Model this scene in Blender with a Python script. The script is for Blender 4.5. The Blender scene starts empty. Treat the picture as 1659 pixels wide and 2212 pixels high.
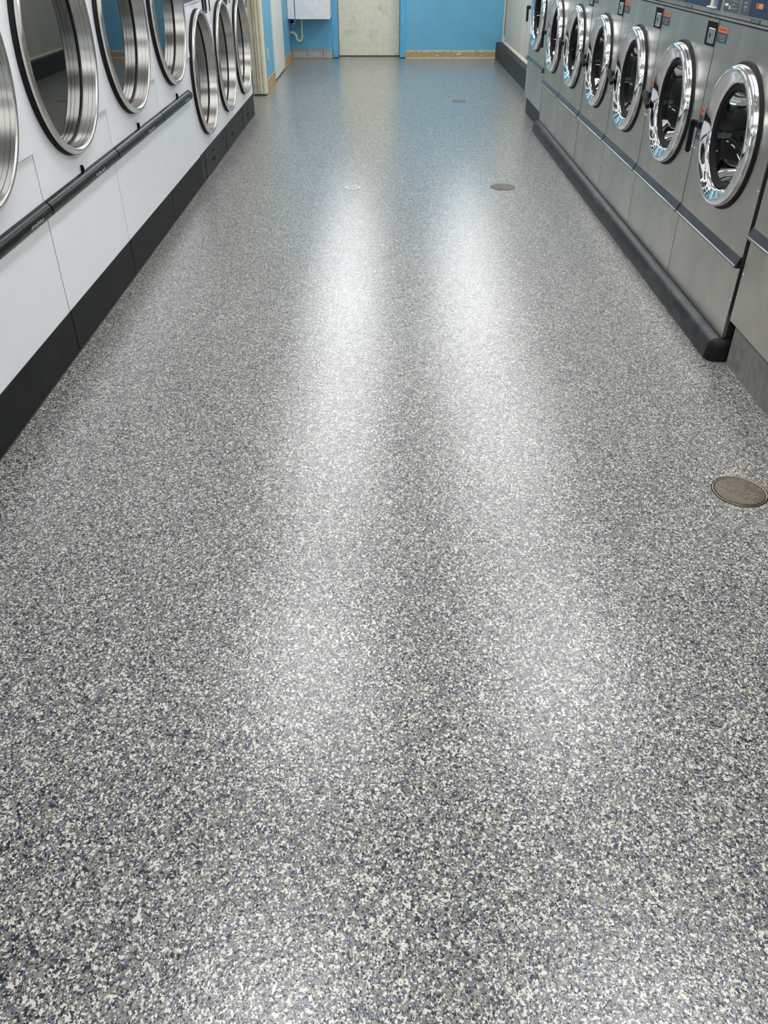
import bpy, bmesh, math, random
from mathutils import Vector, Matrix

random.seed(7)
PI = math.pi
scene = bpy.context.scene
C = scene.collection

# ------------------------------------------------------------------ camera, world, exposure
cam_d = bpy.data.cameras.new('camera')
cam = bpy.data.objects.new('camera', cam_d)
C.objects.link(cam)
cam.location = (0.0, 0.0, 1.5)
cam.rotation_euler = (math.radians(90.0 - 35.874), 0.0, 0.00145)
cam_d.sensor_fit = 'HORIZONTAL'
cam_d.sensor_width = 36.0
cam_d.lens = 36.0 * 1720.0 / 1659.0
cam_d.clip_start = 0.02
scene.camera = cam

world = bpy.data.worlds.new('overcast_sky')
scene.world = world
world.use_nodes = True
wbg = world.node_tree.nodes['Background']
wbg.inputs[0].default_value = (0.74, 0.87, 1.0, 1)
wbg.inputs[1].default_value = 2.2

LAMP = 17.2          # emission of the fluorescent diffusers
CEIL = 2.65
LIGHT_X = (-0.50, 1.14)
LIGHT_Y = (-1.15, 1.30, 3.75, 6.15, 8.40, 10.50, 12.20)

vs = scene.view_settings
vs.view_transform = 'Standard'
vs.look = 'None'
vs.exposure = 0.0
vs.gamma = 1.0
vs.use_curve_mapping = False


# ------------------------------------------------------------------ materials
def new_mat(name):
    m = bpy.data.materials.new(name)
    m.use_nodes = True
    nt = m.node_tree
    b = nt.nodes['Principled BSDF']
    return m, nt, b


def plain(name, col, rough=0.5, metal=0.0, coat=0.0, spec=0.5, var=0.0, vscale=6.0, bump=0.0, bscale=60.0, stretch=None):
    """one base colour, with optional soft wear in colour and fine relief"""
    m, nt, b = new_mat(name)
    b.inputs['Roughness'].default_value = rough
    b.inputs['Metallic'].default_value = metal
    b.inputs['Coat Weight'].default_value = coat
    b.inputs['Coat Roughness'].default_value = 0.08
    b.inputs['Specular IOR Level'].default_value = spec
    b.inputs['Base Color'].default_value = (*col, 1)
    if var or bump:
        tc = nt.nodes.new('ShaderNodeTexCoord')
        mp = nt.nodes.new('ShaderNodeMapping')
        nt.links.new(tc.outputs['Object'], mp.inputs['Vector'])
        if stretch:
            mp.inputs['Scale'].default_value = stretch
    if var:
        n = nt.nodes.new('ShaderNodeTexNoise')
        n.inputs['Scale'].default_value = vscale
        n.inputs['Detail'].default_value = 5
        n.inputs['Roughness'].default_value = 0.6
        nt.links.new(mp.outputs[0], n.inputs['Vector'])
        r = nt.nodes.new('ShaderNodeValToRGB')
        r.color_ramp.elements[0].position = 0.32
        r.color_ramp.elements[1].position = 0.68
        lo = [max(0, c * (1 - var)) for c in col]
        hi = [min(1, c * (1 + var)) for c in col]
        r.color_ramp.elements[0].color = (*lo, 1)
        r.color_ramp.elements[1].color = (*hi, 1)
        nt.links.new(n.outputs['Fac'], r.inputs['Fac'])
        nt.links.new(r.outputs[0], b.inputs['Base Color'])
    if bump:
        n2 = nt.nodes.new('ShaderNodeTexNoise')
        n2.inputs['Scale'].default_value = bscale
        n2.inputs['Detail'].default_value = 3
        nt.links.new(mp.outputs[0], n2.inputs['Vector'])
        bp = nt.nodes.new('ShaderNodeBump')
        bp.inputs['Strength'].default_value = bump
        bp.inputs['Distance'].default_value = 0.002
        nt.links.new(n2.outputs['Fac'], bp.inputs['Height'])
        nt.links.new(bp.outputs[0], b.inputs['Normal'])
    return m


def emit(name, col, strength):
    m, nt, b = new_mat(name)
    b.inputs['Base Color'].default_value = (0.8, 0.8, 0.8, 1)
    b.inputs['Emission Color'].default_value = (*col, 1)
    b.inputs['Emission Strength'].default_value = strength
    return m


def patchy(name, base, patch, scale, thresh, rough=0.6, soft=0.03, base_var=0.12, stretch=(1, 1, 1), bump=0.0, spec=0.5):
    """base colour with stains / paint remnants of a second colour"""
    m, nt, b = new_mat(name)
    b.inputs['Roughness'].default_value = rough
    b.inputs['Specular IOR Level'].default_value = spec
    tc = nt.nodes.new('ShaderNodeTexCoord')
    mp = nt.nodes.new('ShaderNodeMapping')
    mp.inputs['Scale'].default_value = stretch
    nt.links.new(tc.outputs['Object'], mp.inputs['Vector'])
    n = nt.nodes.new('ShaderNodeTexNoise')
    n.inputs['Scale'].default_value = scale
    n.inputs['Detail'].default_value = 6
    n.inputs['Roughness'].default_value = 0.65
    nt.links.new(mp.outputs[0], n.inputs['Vector'])
    r = nt.nodes.new('ShaderNodeValToRGB')
    e = r.color_ramp.elements
    e[0].position = thresh - soft
    e[0].color = (*base, 1)
    e[1].position = thresh + soft
    e[1].color = (*patch, 1)
    nt.links.new(n.outputs['Fac'], r.inputs['Fac'])
    n3 = nt.nodes.new('ShaderNodeTexNoise')
    n3.inputs['Scale'].default_value = scale * 3.3
    n3.inputs['Detail'].default_value = 4
    nt.links.new(mp.outputs[0], n3.inputs['Vector'])
    mr = nt.nodes.new('ShaderNodeMapRange')
    mr.inputs['From Min'].default_value = 0.3
    mr.inputs['From Max'].default_value = 0.7
    mr.inputs['To Min'].default_value = 1 - base_var
    mr.inputs['To Max'].default_value = 1 + base_var
    nt.links.new(n3.outputs['Fac'], mr.inputs['Value'])
    mx = nt.nodes.new('ShaderNodeMix')
    mx.data_type = 'RGBA'
    mx.blend_type = 'MULTIPLY'
    mx.inputs['Factor'].default_value = 1
    nt.links.new(r.outputs[0], mx.inputs['A'])
    nt.links.new(mr.outputs[0], mx.inputs['B'])
    nt.links.new(mx.outputs['Result'], b.inputs['Base Color'])
    if bump:
        bp = nt.nodes.new('ShaderNodeBump')
        bp.inputs['Strength'].default_value = bump
        bp.inputs['Distance'].default_value = 0.003
        nt.links.new(n.outputs['Fac'], bp.inputs['Height'])
        nt.links.new(bp.outputs[0], b.inputs['Normal'])
    return m


def steel(name, col, rough, streak=0.15, axis='z', var=0.15):
    """brushed stainless steel: fine streaks along one axis, cloudy handling marks"""
    m, nt, b = new_mat(name)
    b.inputs['Metallic'].default_value = 1.0
    tc = nt.nodes.new('ShaderNodeTexCoord')
    mp = nt.nodes.new('ShaderNodeMapping')
    mp.inputs['Scale'].default_value = {'z': (40, 40, 1.2), 'y': (40, 1.5, 40), 'x': (1.5, 60, 60)}[axis]
    nt.links.new(tc.outputs['Object'], mp.inputs['Vector'])
    n = nt.nodes.new('ShaderNodeTexNoise')
    n.inputs['Scale'].default_value = 3.0
    n.inputs['Detail'].default_value = 4
    nt.links.new(mp.outputs[0], n.inputs['Vector'])
    cl = nt.nodes.new('ShaderNodeTexNoise')
    cl.inputs['Scale'].default_value = 4.5
    cl.inputs['Detail'].default_value = 5
    cl.inputs['Distortion'].default_value = 0.6
    nt.links.new(tc.outputs['Object'], cl.inputs['Vector'])
    r = nt.nodes.new('ShaderNodeValToRGB')
    r.color_ramp.elements[0].position = 0.3
    r.color_ramp.elements[1].position = 0.7
    r.color_ramp.elements[0].color = (*[c * (1 - var) for c in col], 1)
    r.color_ramp.elements[1].color = (*[min(1, c * (1 + var)) for c in col], 1)
    nt.links.new(cl.outputs['Fac'], r.inputs['Fac'])
    nt.links.new(r.outputs[0], b.inputs['Base Color'])
    mr = nt.nodes.new('ShaderNodeMapRange')
    mr.inputs['To Min'].default_value = rough - streak * 0.5
    mr.inputs['To Max'].default_value = rough + streak * 0.5
    nt.links.new(n.outputs['Fac'], mr.inputs['Value'])
    nt.links.new(mr.outputs[0], b.inputs['Roughness'])
    return m


def brushed_ring(name, col, rough):
    """steel brushed round the ring: highlights smear along the axis"""
    m, nt, b = new_mat(name)
    b.inputs['Metallic'].default_value = 1.0
    b.inputs['Base Color'].default_value = (*col, 1)
    b.inputs['Roughness'].default_value = rough
    b.inputs['Anisotropic'].default_value = 0.9
    b.inputs['Anisotropic Rotation'].default_value = 0.25
    tg = nt.nodes.new('ShaderNodeTangent')
    tg.direction_type = 'RADIAL'
    tg.axis = 'X'
    nt.links.new(tg.outputs[0], b.inputs['Tangent'])
    return m


def floor_material():
    m, nt, b = new_mat('flake_epoxy')
    L = nt.links.new
    tc = nt.nodes.new('ShaderNodeTexCoord')
    wob = nt.nodes.new('ShaderNodeTexNoise')
    wob.noise_dimensions = '2D'
    wob.inputs['Scale'].default_value = 190
    wob.inputs['Detail'].default_value = 2
    L(tc.outputs['Object'], wob.inputs['Vector'])
    sub = nt.nodes.new('ShaderNodeVectorMath')
    sub.operation = 'SUBTRACT'
    sub.inputs[1].default_value = (0.5, 0.5, 0.5)
    L(wob.outputs['Color'], sub.inputs[0])
    sc = nt.nodes.new('ShaderNodeVectorMath')
    sc.operation = 'SCALE'
    sc.inputs['Scale'].default_value = 0.005
    L(sub.outputs[0], sc.inputs[0])
    co = nt.nodes.new('ShaderNodeVectorMath')
    co.operation = 'ADD'
    L(tc.outputs['Object'], co.inputs[0])
    L(sc.outputs[0], co.inputs[1])

    def cells(scale, off):
        o = nt.nodes.new('ShaderNodeVectorMath')
        o.operation = 'ADD'
        o.inputs[1].default_value = (off, off * 1.7, 0)
        L(co.outputs[0], o.inputs[0])
        v = nt.nodes.new('ShaderNodeTexVoronoi')
        v.voronoi_dimensions = '2D'
        v.feature = 'F1'
        v.inputs['Scale'].default_value = scale
        v.inputs['Randomness'].default_value = 1.0
        L(o.outputs[0], v.inputs['Vector'])
        s = nt.nodes.new('ShaderNodeSeparateColor')
        L(v.outputs['Color'], s.inputs[0])
        return s, v
    s0, v0 = cells(170, 0)
    ramp = nt.nodes.new('ShaderNodeValToRGB')
    ramp.color_ramp.interpolation = 'CONSTANT'
    els = ramp.color_ramp.elements
    els[0].position = 0.0
    els[0].color = (0.205, 0.193, 0.170, 1)
    els[1].position = 0.5
    els[1].color = (0.240, 0.227, 0.200, 1)
    e = els.new(0.72)
    e.color = (0.135, 0.130, 0.128, 1)
    e = els.new(0.88)
    e.color = (0.25, 0.24, 0.225, 1)
    L(s0.outputs[0], ramp.inputs['Fac'])
    cur = ramp.outputs[0]
    for scale, off, frac, col in ((130, 3.1, 0.125, (0.100, 0.120, 0.180)),
                                  (150, 7.7, 0.095, (0.006, 0.008, 0.026)),
                                  (290, 9.3, 0.14, (0.014, 0.016, 0.028)),
                                  (180, 5.3, 0.13, (0.64, 0.62, 0.55)),
                                  (330, 1.9, 0.15, (0.62, 0.61, 0.55)),
                                  (420, 4.4, 0.14, (0.010, 0.011, 0.016))):
        s, v = cells(scale, off)
        lt = nt.nodes.new('ShaderNodeMath')
        lt.operation = 'LESS_THAN'
        lt.inputs[1].default_value = frac
        L(s.outputs[1], lt.inputs[0])
        mx = nt.nodes.new('ShaderNodeMix')
        mx.data_type = 'RGBA'
        L(lt.outputs[0], mx.inputs['Factor'])
        L(cur, mx.inputs['A'])
        mx.inputs['B'].default_value = (*col, 1)
        cur = mx.outputs['Result']
    L(cur, b.inputs['Base Color'])
    # relief of the broadcast flakes under the clear coat
    n1 = nt.nodes.new('ShaderNodeTexNoise')
    n1.noise_dimensions = '2D'
    n1.inputs['Scale'].default_value = 150
    n1.inputs['Detail'].default_value = 3
    n1.inputs['Roughness'].default_value = 0.6
    L(tc.outputs['Object'], n1.inputs['Vector'])
    ad = nt.nodes.new('ShaderNodeMath')
    ad.operation = 'ADD'
    L(n1.outputs['Fac'], ad.inputs[0])
    mu = nt.nodes.new('ShaderNodeMath')
    mu.operation = 'MULTIPLY'
    mu.inputs[1].default_value = 0.35
    L(s0.outputs[2], mu.inputs[0])
    L(mu.outputs[0], ad.inputs[1])
    bp = nt.nodes.new('ShaderNodeBump')
    bp.inputs['Strength'].default_value = 0.24
    bp.inputs['Distance'].default_value = 0.0030
    L(ad.outputs[0], bp.inputs['Height'])
    L(bp.outputs[0], b.inputs['Normal'])
    L(bp.outputs[0], b.inputs['Coat Normal'])
    b.inputs['Roughness'].default_value = 0.30
    b.inputs['Specular IOR Level'].default_value = 0.35
    b.inputs['Coat Weight'].default_value = 0.80
    b.inputs['Coat Roughness'].default_value = 0.09
    b.inputs['Coat IOR'].default_value = 1.64
    return m


M = {}
M['floor'] = floor_material()
M['ceiling'] = plain('ceiling_paint', (0.78, 0.78, 0.76), 0.8)
M['wall_blue'] = plain('blue_wall_paint', (0.130, 0.395, 0.58), 0.45, var=0.07, vscale=3)
M['wall_cream'] = plain('cream_wall_paint', (0.60, 0.57, 0.47), 0.55, var=0.10, vscale=2.5, stretch=(1, 1, 0.3))
M['wall_white'] = plain('off_white_wall', (0.66, 0.66, 0.63), 0.6)
M['cream_trim'] = plain('cream_trim_paint', (0.72, 0.68, 0.50), 0.45, var=0.08, vscale=5)
M['cream_trim_dirty'] = plain('worn_trim_paint', (0.52, 0.47, 0.34), 0.5, var=0.15, vscale=8)
M['door_cream'] = patchy('smudged_cream_door', (0.73, 0.70, 0.56), (0.53, 0.49, 0.37), 5.0, 0.67, 0.45, 0.10, 0.08)
M['jamb_blue'] = plain('blue_jamb_paint', (0.10, 0.38, 0.62), 0.4, var=0.08)
M['tan_base'] = patchy('bare_tan_baseboard', (0.44, 0.29, 0.14), (0.64, 0.56, 0.42), 9.0, 0.63, 0.7, 0.02, 0.2, (1, 1, 2.5), 0.3)
M['scrap'] = plain('plaster_scrap', (0.62, 0.56, 0.44), 0.8, var=0.15, vscale=30)
M['tile'] = plain('grey_glazed_tile', (0.40, 0.39, 0.36), 0.35, var=0.18, vscale=12)
M['grout_groove_shade'] = plain('dirty_grout_groove_shade', (0.16, 0.15, 0.12), 0.9)  # tile grout, also the painted shade in the casing grooves
M['dark'] = plain('shadow_gap_black', (0.012, 0.012, 0.013), 0.7)
M['white_enamel'] = plain('white_enamel', (0.84, 0.85, 0.88), 0.25, coat=0.3, var=0.02, vscale=3)
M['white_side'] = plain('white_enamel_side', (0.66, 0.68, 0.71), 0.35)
M['toe_black'] = plain('black_painted_toe', (0.011, 0.012, 0.013), 0.6, spec=0.2, var=0.35, vscale=7, bump=0.1, bscale=40)
M['toe_grey'] = plain('charcoal_painted_toe', (0.020, 0.022, 0.022), 0.55, spec=0.25, var=0.3, vscale=7)
M['caulk'] = plain('brown_caulk', (0.035, 0.026, 0.014), 0.6, var=0.4, vscale=20)
M['rail'] = patchy('scuffed_black_rail', (0.008, 0.009, 0.011), (0.040, 0.040, 0.045), 9.0, 0.62, 0.27, 0.06, 0.3, (1, 0.25, 2), 0.08, 0.12)
M['rail_mark'] = plain('worn_rail_print', (0.34, 0.34, 0.35), 0.5)
M['rubber'] = plain('black_rubber', (0.007, 0.007, 0.008), 0.6, spec=0.25)
M['rim'] = steel('satin_chrome_rim', (0.66, 0.645, 0.61), 0.20, 0.06, 'x', 0.04)
M['band'] = brushed_ring('brushed_steel_band', (0.64, 0.62, 0.58), 0.33)
M['dark_glass'] = plain('tinted_door_glass', (0.006, 0.007, 0.007), 0.015, spec=1.0)
M['slot'] = plain('coin_slot_black', (0.004, 0.004, 0.005), 0.6, spec=0.1)
M['display'] = plain('dark_display', (0.015, 0.02, 0.03), 0.2)
M['washer_steel'] = steel('washer_front_steel', (0.55, 0.525, 0.475), 0.32, 0.10, 'z', 0.12)
M['vault_steel'] = plain('vault_lock_steel', (0.55, 0.56, 0.56), 0.3, metal=1.0, var=0.2, vscale=30)
M['washer_steel_far'] = steel('washer_dull_steel', (0.56, 0.56, 0.53), 0.40, 0.10, 'z', 0.10)
M['washer_body'] = plain('seam_dark_side_steel', (0.02, 0.02, 0.02), 0.6, metal=0.2)  # near black, puts the shade of the washer seams into the colour
M['chrome'] = plain('polished_chrome', (0.86, 0.87, 0.89), 0.045, metal=1.0)
M['drum'] = steel('drum_steel', (0.30, 0.30, 0.30), 0.25, 0.1, 'x', 0.2)
M['ledge'] = steel('dark_ledge_steel', (0.13, 0.135, 0.145), 0.30, 0.12, 'y', 0.25)
M['ledge_edge'] = plain('bright_ledge_edge', (0.36, 0.36, 0.36), 0.35, metal=1.0)
M['plinth'] = patchy('worn_black_plinth', (0.012, 0.014, 0.016), (0.045, 0.049, 0.054), 6.0, 0.56, 0.42, 0.05, 0.3, (1, 0.5, 1.6), 0.1, 0.3)
M['curb'] = patchy('black_curb', (0.012, 0.015, 0.017), (0.03, 0.034, 0.038), 6.0, 0.6, 0.45, 0.06, 0.3, spec=0.3)
M['handle'] = plain('black_handle', (0.006, 0.006, 0.008), 0.30, spec=0.3)
M['panel_steel'] = plain('grey_control_housing', (0.30, 0.305, 0.30), 0.4, metal=0.35, var=0.08)
M['panel_blue'] = plain('navy_overlay', (0.013, 0.032, 0.080), 0.4, spec=0.3, var=0.2, vscale=8)
M['panel_grey'] = plain('slate_overlay', (0.065, 0.070, 0.080), 0.35, var=0.12)
M['print_pale'] = plain('pale_print', (0.30, 0.31, 0.33), 0.5)
M['print_white'] = plain('white_print', (0.80, 0.80, 0.80), 0.5)
M['orange'] = plain('orange_sticker', (0.58, 0.165, 0.06), 0.55, var=0.15, vscale=60)
M['orange_print'] = plain('sticker_dark_print', (0.30, 0.05, 0.02), 0.5)
M['slate_sticker'] = plain('slate_blue_sticker', (0.040, 0.055, 0.088), 0.55)
M['yellow'] = plain('yellow_print', (0.50, 0.36, 0.06), 0.5)
M['rust_red'] = plain('dull_red_print', (0.36, 0.10, 0.05), 0.5)
M['screw'] = plain('bright_screw', (0.75, 0.75, 0.75), 0.2, metal=1.0)
M['base_steel'] = patchy('rusty_base_steel', (0.22, 0.215, 0.20), (0.24, 0.14, 0.045), 9.0, 0.64, 0.6, 0.05, 0.2, (1, 1, 0.6), 0.2)
M['cabinet_white'] = plain('white_cabinet_paint', (0.74, 0.74, 0.77), 0.4, var=0.07, vscale=9)
M['pvc'] = plain('white_pvc', (0.66, 0.63, 0.54), 0.35, var=0.1, vscale=20)
M['brass'] = plain('brass_ring', (0.42, 0.36, 0.24), 0.35, metal=1.0)
M['drain_steel'] = plain('tarnished_drain_steel', (0.17, 0.145, 0.115), 0.5, metal=0.4, var=0.25, vscale=25, stretch=(1, 5, 1), bump=0.5, bscale=90)
M['drain_bright'] = plain('worn_bright_tread', (0.52, 0.46, 0.36), 0.4, metal=0.6, var=0.4, vscale=40)
M['drain_flat'] = plain('grey_drain_cover', (0.15, 0.14, 0.12), 0.6, spec=0.2, var=0.15, vscale=20)
M['drain_white'] = plain('pale_drain_grate', (0.80, 0.79, 0.75), 0.45)
M['outlet'] = plain('ivory_outlet', (0.70, 0.68, 0.58), 0.4)
M['brown'] = plain('bare_brown_strip', (0.30, 0.16, 0.06), 0.7, var=0.15)
M['lamp'] = emit('fluorescent_diffuser', (0.97, 0.985, 1.0), LAMP)
M['fixture'] = plain('white_fixture_housing', (0.75, 0.75, 0.75), 0.5)
M['alu'] = plain('window_frame_metal', (0.45, 0.45, 0.45), 0.4, metal=0.8)
M['pavement'] = plain('grey_pavement', (0.40, 0.40, 0.39), 0.8, var=0.1)


def glass_mat(name, tint, refl):
    m = bpy.data.materials.new(name)
    m.use_nodes = True
    nt = m.node_tree
    nt.nodes.clear()
    out = nt.nodes.new('ShaderNodeOutputMaterial')
    tr = nt.nodes.new('ShaderNodeBsdfTransparent')
    tr.inputs[0].default_value = (*tint, 1)
    gl = nt.nodes.new('ShaderNodeBsdfGlossy')
    gl.inputs['Roughness'].default_value = 0.02
    fr = nt.nodes.new('ShaderNodeFresnel')
    fr.inputs['IOR'].default_value = refl
    mx = nt.nodes.new('ShaderNodeMixShader')
    nt.links.new(fr.outputs[0], mx.inputs[0])
    nt.links.new(tr.outputs[0], mx.inputs[1])
    nt.links.new(gl.outputs[0], mx.inputs[2])
    nt.links.new(mx.outputs[0], out.inputs[0])
    return m


M['window_glass'] = glass_mat('clear_window_glass', (0.93, 0.96, 0.95), 1.45)
M['door_bowl'] = glass_mat('smoked_door_bowl', (0.26, 0.28, 0.28), 1.42)


# ------------------------------------------------------------------ mesh helpers
def box(bm, x0, x1, y0, y1, z0, z1):
    v = [bm.verts.new(p) for p in ((x0, y0, z0), (x1, y0, z0), (x1, y1, z0), (x0, y1, z0),
                                   (x0, y0, z1), (x1, y0, z1), (x1, y1, z1), (x0, y1, z1))]
    for f in ((3, 2, 1, 0), (4, 5, 6, 7), (0, 1, 5, 4), (1, 2, 6, 5), (2, 3, 7, 6), (3, 0, 4, 7)):
        bm.faces.new([v[i] for i in f])


def bxm(*a):
    bm = bmesh.new()
    box(bm, *a)
    return bm


def boxes(lst):
    bm = bmesh.new()
    for a in lst:
        box(bm, *a)
    return bm


def prism_y(poly, y0, y1):
    """polygon in (x, z) extruded along y"""
    bm = bmesh.new()
    a = [bm.verts.new((x, y0, z)) for x, z in poly]
    b = [bm.verts.new((x, y1, z)) for x, z in poly]
    n = len(poly)
    bm.faces.new(a)
    bm.faces.new(b[::-1])
    for i in range(n):
        j = (i + 1) % n
        bm.faces.new((a[j], a[i], b[i], b[j]))
    bmesh.ops.recalc_face_normals(bm, faces=bm.faces)
    return bm


def lathe_x(profile, cy, cz, n=72, closed=False, cap_last=False, cap_first=False):
    """profile of (x, radius) spun about an axis along x through (cy, cz)"""
    bm = bmesh.new()
    rings = []
    for h, r in profile:
        rings.append([bm.verts.new((h, cy + r * math.cos(2 * PI * k / n), cz + r * math.sin(2 * PI * k / n))) for k in range(n)])
    m = len(rings)
    for i in range(m if closed else m - 1):
        a, b = rings[i], rings[(i + 1) % m]
        for k in range(n):
            bm.faces.new((a[k], a[(k + 1) % n], b[(k + 1) % n], b[k]))
    if cap_last:
        bm.faces.new(rings[-1])
    if cap_first:
        bm.faces.new(rings[0][::-1])
    bmesh.ops.recalc_face_normals(bm, faces=bm.faces)
    return bm


def lathe_z(profile, n=48, cap_last=True, cap_first=True):
    bm = bmesh.new()
    rings = []
    for r, h in profile:
        rings.append([bm.verts.new((r * math.cos(2 * PI * k / n), r * math.sin(2 * PI * k / n), h)) for k in range(n)])
    for i in range(len(rings) - 1):
        a, b = rings[i], rings[i + 1]
        for k in range(n):
            bm.faces.new((a[k], a[(k + 1) % n], b[(k + 1) % n], b[k]))
    if cap_last:
        bm.faces.new(rings[-1])
    if cap_first:
        bm.faces.new(rings[0][::-1])
    bmesh.ops.recalc_face_normals(bm, faces=bm.faces)
    return bm


def plate_hole(x0, x1, y0, y1, z0, z1, cy, cz, r, n=72):
    """flat plate in the y-z plane (thickness x0..x1) with one round hole"""
    bm = bmesh.new()
    ang = [2 * PI * k / n for k in range(n)]
    for yy, zz in ((y0, z0), (y1, z0), (y1, z1), (y0, z1)):
        ang.append(math.atan2(zz - cz, yy - cy) % (2 * PI))
    ang = sorted(set(round(a, 6) for a in ang))

    def rim(a):
        c, s = math.cos(a), math.sin(a)
        t = 1e9
        if c > 1e-9:
            t = min(t, (y1 - cy) / c)
        if c < -1e-9:
            t = min(t, (y0 - cy) / c)
        if s > 1e-9:
            t = min(t, (z1 - cz) / s)
        if s < -1e-9:
            t = min(t, (z0 - cz) / s)
        return cy + t * c, cz + t * s
    inf, outf, inb, outb = [], [], [], []
    for a in ang:
        iy, iz = cy + r * math.cos(a), cz + r * math.sin(a)
        oy, oz = rim(a)
        inf.append(bm.verts.new((x1, iy, iz)))
        outf.append(bm.verts.new((x1, oy, oz)))
        inb.append(bm.verts.new((x0, iy, iz)))
        outb.append(bm.verts.new((x0, oy, oz)))
    k = len(ang)
    for i in range(k):
        j = (i + 1) % k
        bm.faces.new((inf[i], outf[i], outf[j], inf[j]))
        bm.faces.new((inb[j], outb[j], outb[i], inb[i]))
        bm.faces.new((outf[i], outb[i], outb[j], outf[j]))
        bm.faces.new((inf[j], inb[j], inb[i], inf[i]))
    bmesh.ops.recalc_face_normals(bm, faces=bm.faces)
    return bm


def tube(pts, r, n=12, caps=True):
    bm = bmesh.new()
    pts = [Vector(p) for p in pts]
    rings = []
    up0 = None
    for i, p in enumerate(pts):
        if i == 0:
            d = pts[1] - pts[0]
        elif i == len(pts) - 1:
            d = pts[-1] - pts[-2]
        else:
            d = (pts[i + 1] - pts[i]).normalized() + (pts[i] - pts[i - 1]).normalized()
        d.normalize()
        if up0 is None:
            up0 = Vector((0, 0, 1)) if abs(d.z) < 0.9 else Vector((0, 1, 0))
        s = d.cross(up0).normalized()
        u = s.cross(d).normalized()
        up0 = u
        rr = r[i] if isinstance(r, (list, tuple)) else r
        rings.append([bm.verts.new(p + s * rr * math.cos(2 * PI * k / n) + u * rr * math.sin(2 * PI * k / n)) for k in range(n)])
    for a, b in zip(rings, rings[1:]):
        for k in range(n):
            bm.faces.new((a[k], a[(k + 1) % n], b[(k + 1) % n], b[k]))
    if caps:
        bm.faces.new(rings[0][::-1])
        bm.faces.new(rings[-1])
    bmesh.ops.recalc_face_normals(bm, faces=bm.faces)
    return bm


def obj(name, bm, mat, parent=None, smooth=False, bevel=0.0, label=None):
    me = bpy.data.meshes.new(name)
    bm.to_mesh(me)
    bm.free()
    me.materials.append(M[mat])
    if smooth:
        for p in me.polygons:
            p.use_smooth = True
        me.set_sharp_from_angle(angle=math.radians(38))
    o = bpy.data.objects.new(name, me)
    C.objects.link(o)
    if parent:
        o.parent = parent
    if bevel:
        b = o.modifiers.new('edge', 'BEVEL')
        b.width = bevel
        b.segments = 2
        b.limit_method = 'ANGLE'
    if label:
        o['label'] = label
    return o


def struct(name, bm, mat, label, category, **kw):
    o = obj(name, bm, mat, **kw)
    o['kind'] = 'structure'
    o['label'] = label
    o['category'] = category
    return o


def thing(name, label, cat, loc=(0, 0, 0), rz=0.0, group=None):
    o = bpy.data.objects.new(name, None)
    o.empty_display_size = 0.1
    C.objects.link(o)
    o.location = loc
    o.rotation_euler = (0, 0, rz)
    o['label'] = label
    o['category'] = cat
    if group:
        o['group'] = group
    return o


# ------------------------------------------------------------------ room shell
XL, XR = -1.36, 1.45            # fronts of the dryer row and of the washer row
YB = 13.85                      # far wall
LX, RX = -2.35, 2.45            # outer side walls behind the machines
YF = -3.0                       # shop front behind the camera

struct('floor', bxm(LX, RX, YF, 14.2, -0.1, 0), 'floor', 'grey white and navy flake epoxy floor with a glossy coat', 'floor')
struct('ceiling', bxm(LX, RX, YF, 14.2, CEIL, CEIL + 0.1), 'ceiling', 'plain white ceiling over the laundromat aisle', 'ceiling')
struct('wall_left', bxm(LX - 0.1, LX, YF, 10.36, 0, CEIL), 'wall_white', 'off white wall behind the row of dryers', 'wall')
struct('wall_left_return', bxm(LX, -1.525, 10.36, 10.46, 0, CEIL), 'wall_blue', 'short wall return beside the cream casing', 'wall')
struct('wall_left_rear', bxm(-1.55, -1.41, 10.46, YB + 0.2, 0, CEIL), 'wall_blue', 'blue painted side wall beyond the last dryer', 'wall')
struct('wall_right', bxm(RX, RX + 0.1, YF, 9.42, 0, CEIL), 'wall_white', 'off white wall behind the row of washers', 'wall')
struct('wall_right_return', bxm(1.78, RX, 9.32, 9.42, 0, CEIL), 'wall_cream', 'cream wall return behind the last washer', 'wall')
struct('wall_right_rear', bxm(1.78, 1.90, 9.42, YB + 0.2, 0, CEIL), 'wall_cream', 'cream painted side wall beyond the last washer', 'wall')
# far wall round the door opening
struct('wall_back', boxes([(-1.41, -0.79, YB, YB + 0.2, 0, CEIL), (0.30, 1.78, YB, YB + 0.2, 0, CEIL),
                           (-0.79, 0.30, YB, YB + 0.2, 2.12, CEIL),
                           (-0.79, 0.30, 14.13, 14.19, 0, 2.12)]), 'wall_blue', 'bright blue far wall with the cream door in it', 'wall')  # last box: unseen slab added behind the door to stop sky light leaking
# bulkhead faces above the machines
struct('wall_left_bulkhead', bxm(LX, XL - 0.06, YF, 9.14, 2.02, CEIL), 'wall_white', 'white bulkhead above the dryers', 'wall')
struct('wall_right_bulkhead', bxm(XR + 0.35, RX, YF, 9.32, 1.62, CEIL), 'wall_white', 'white bulkhead above the washers', 'wall')

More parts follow.
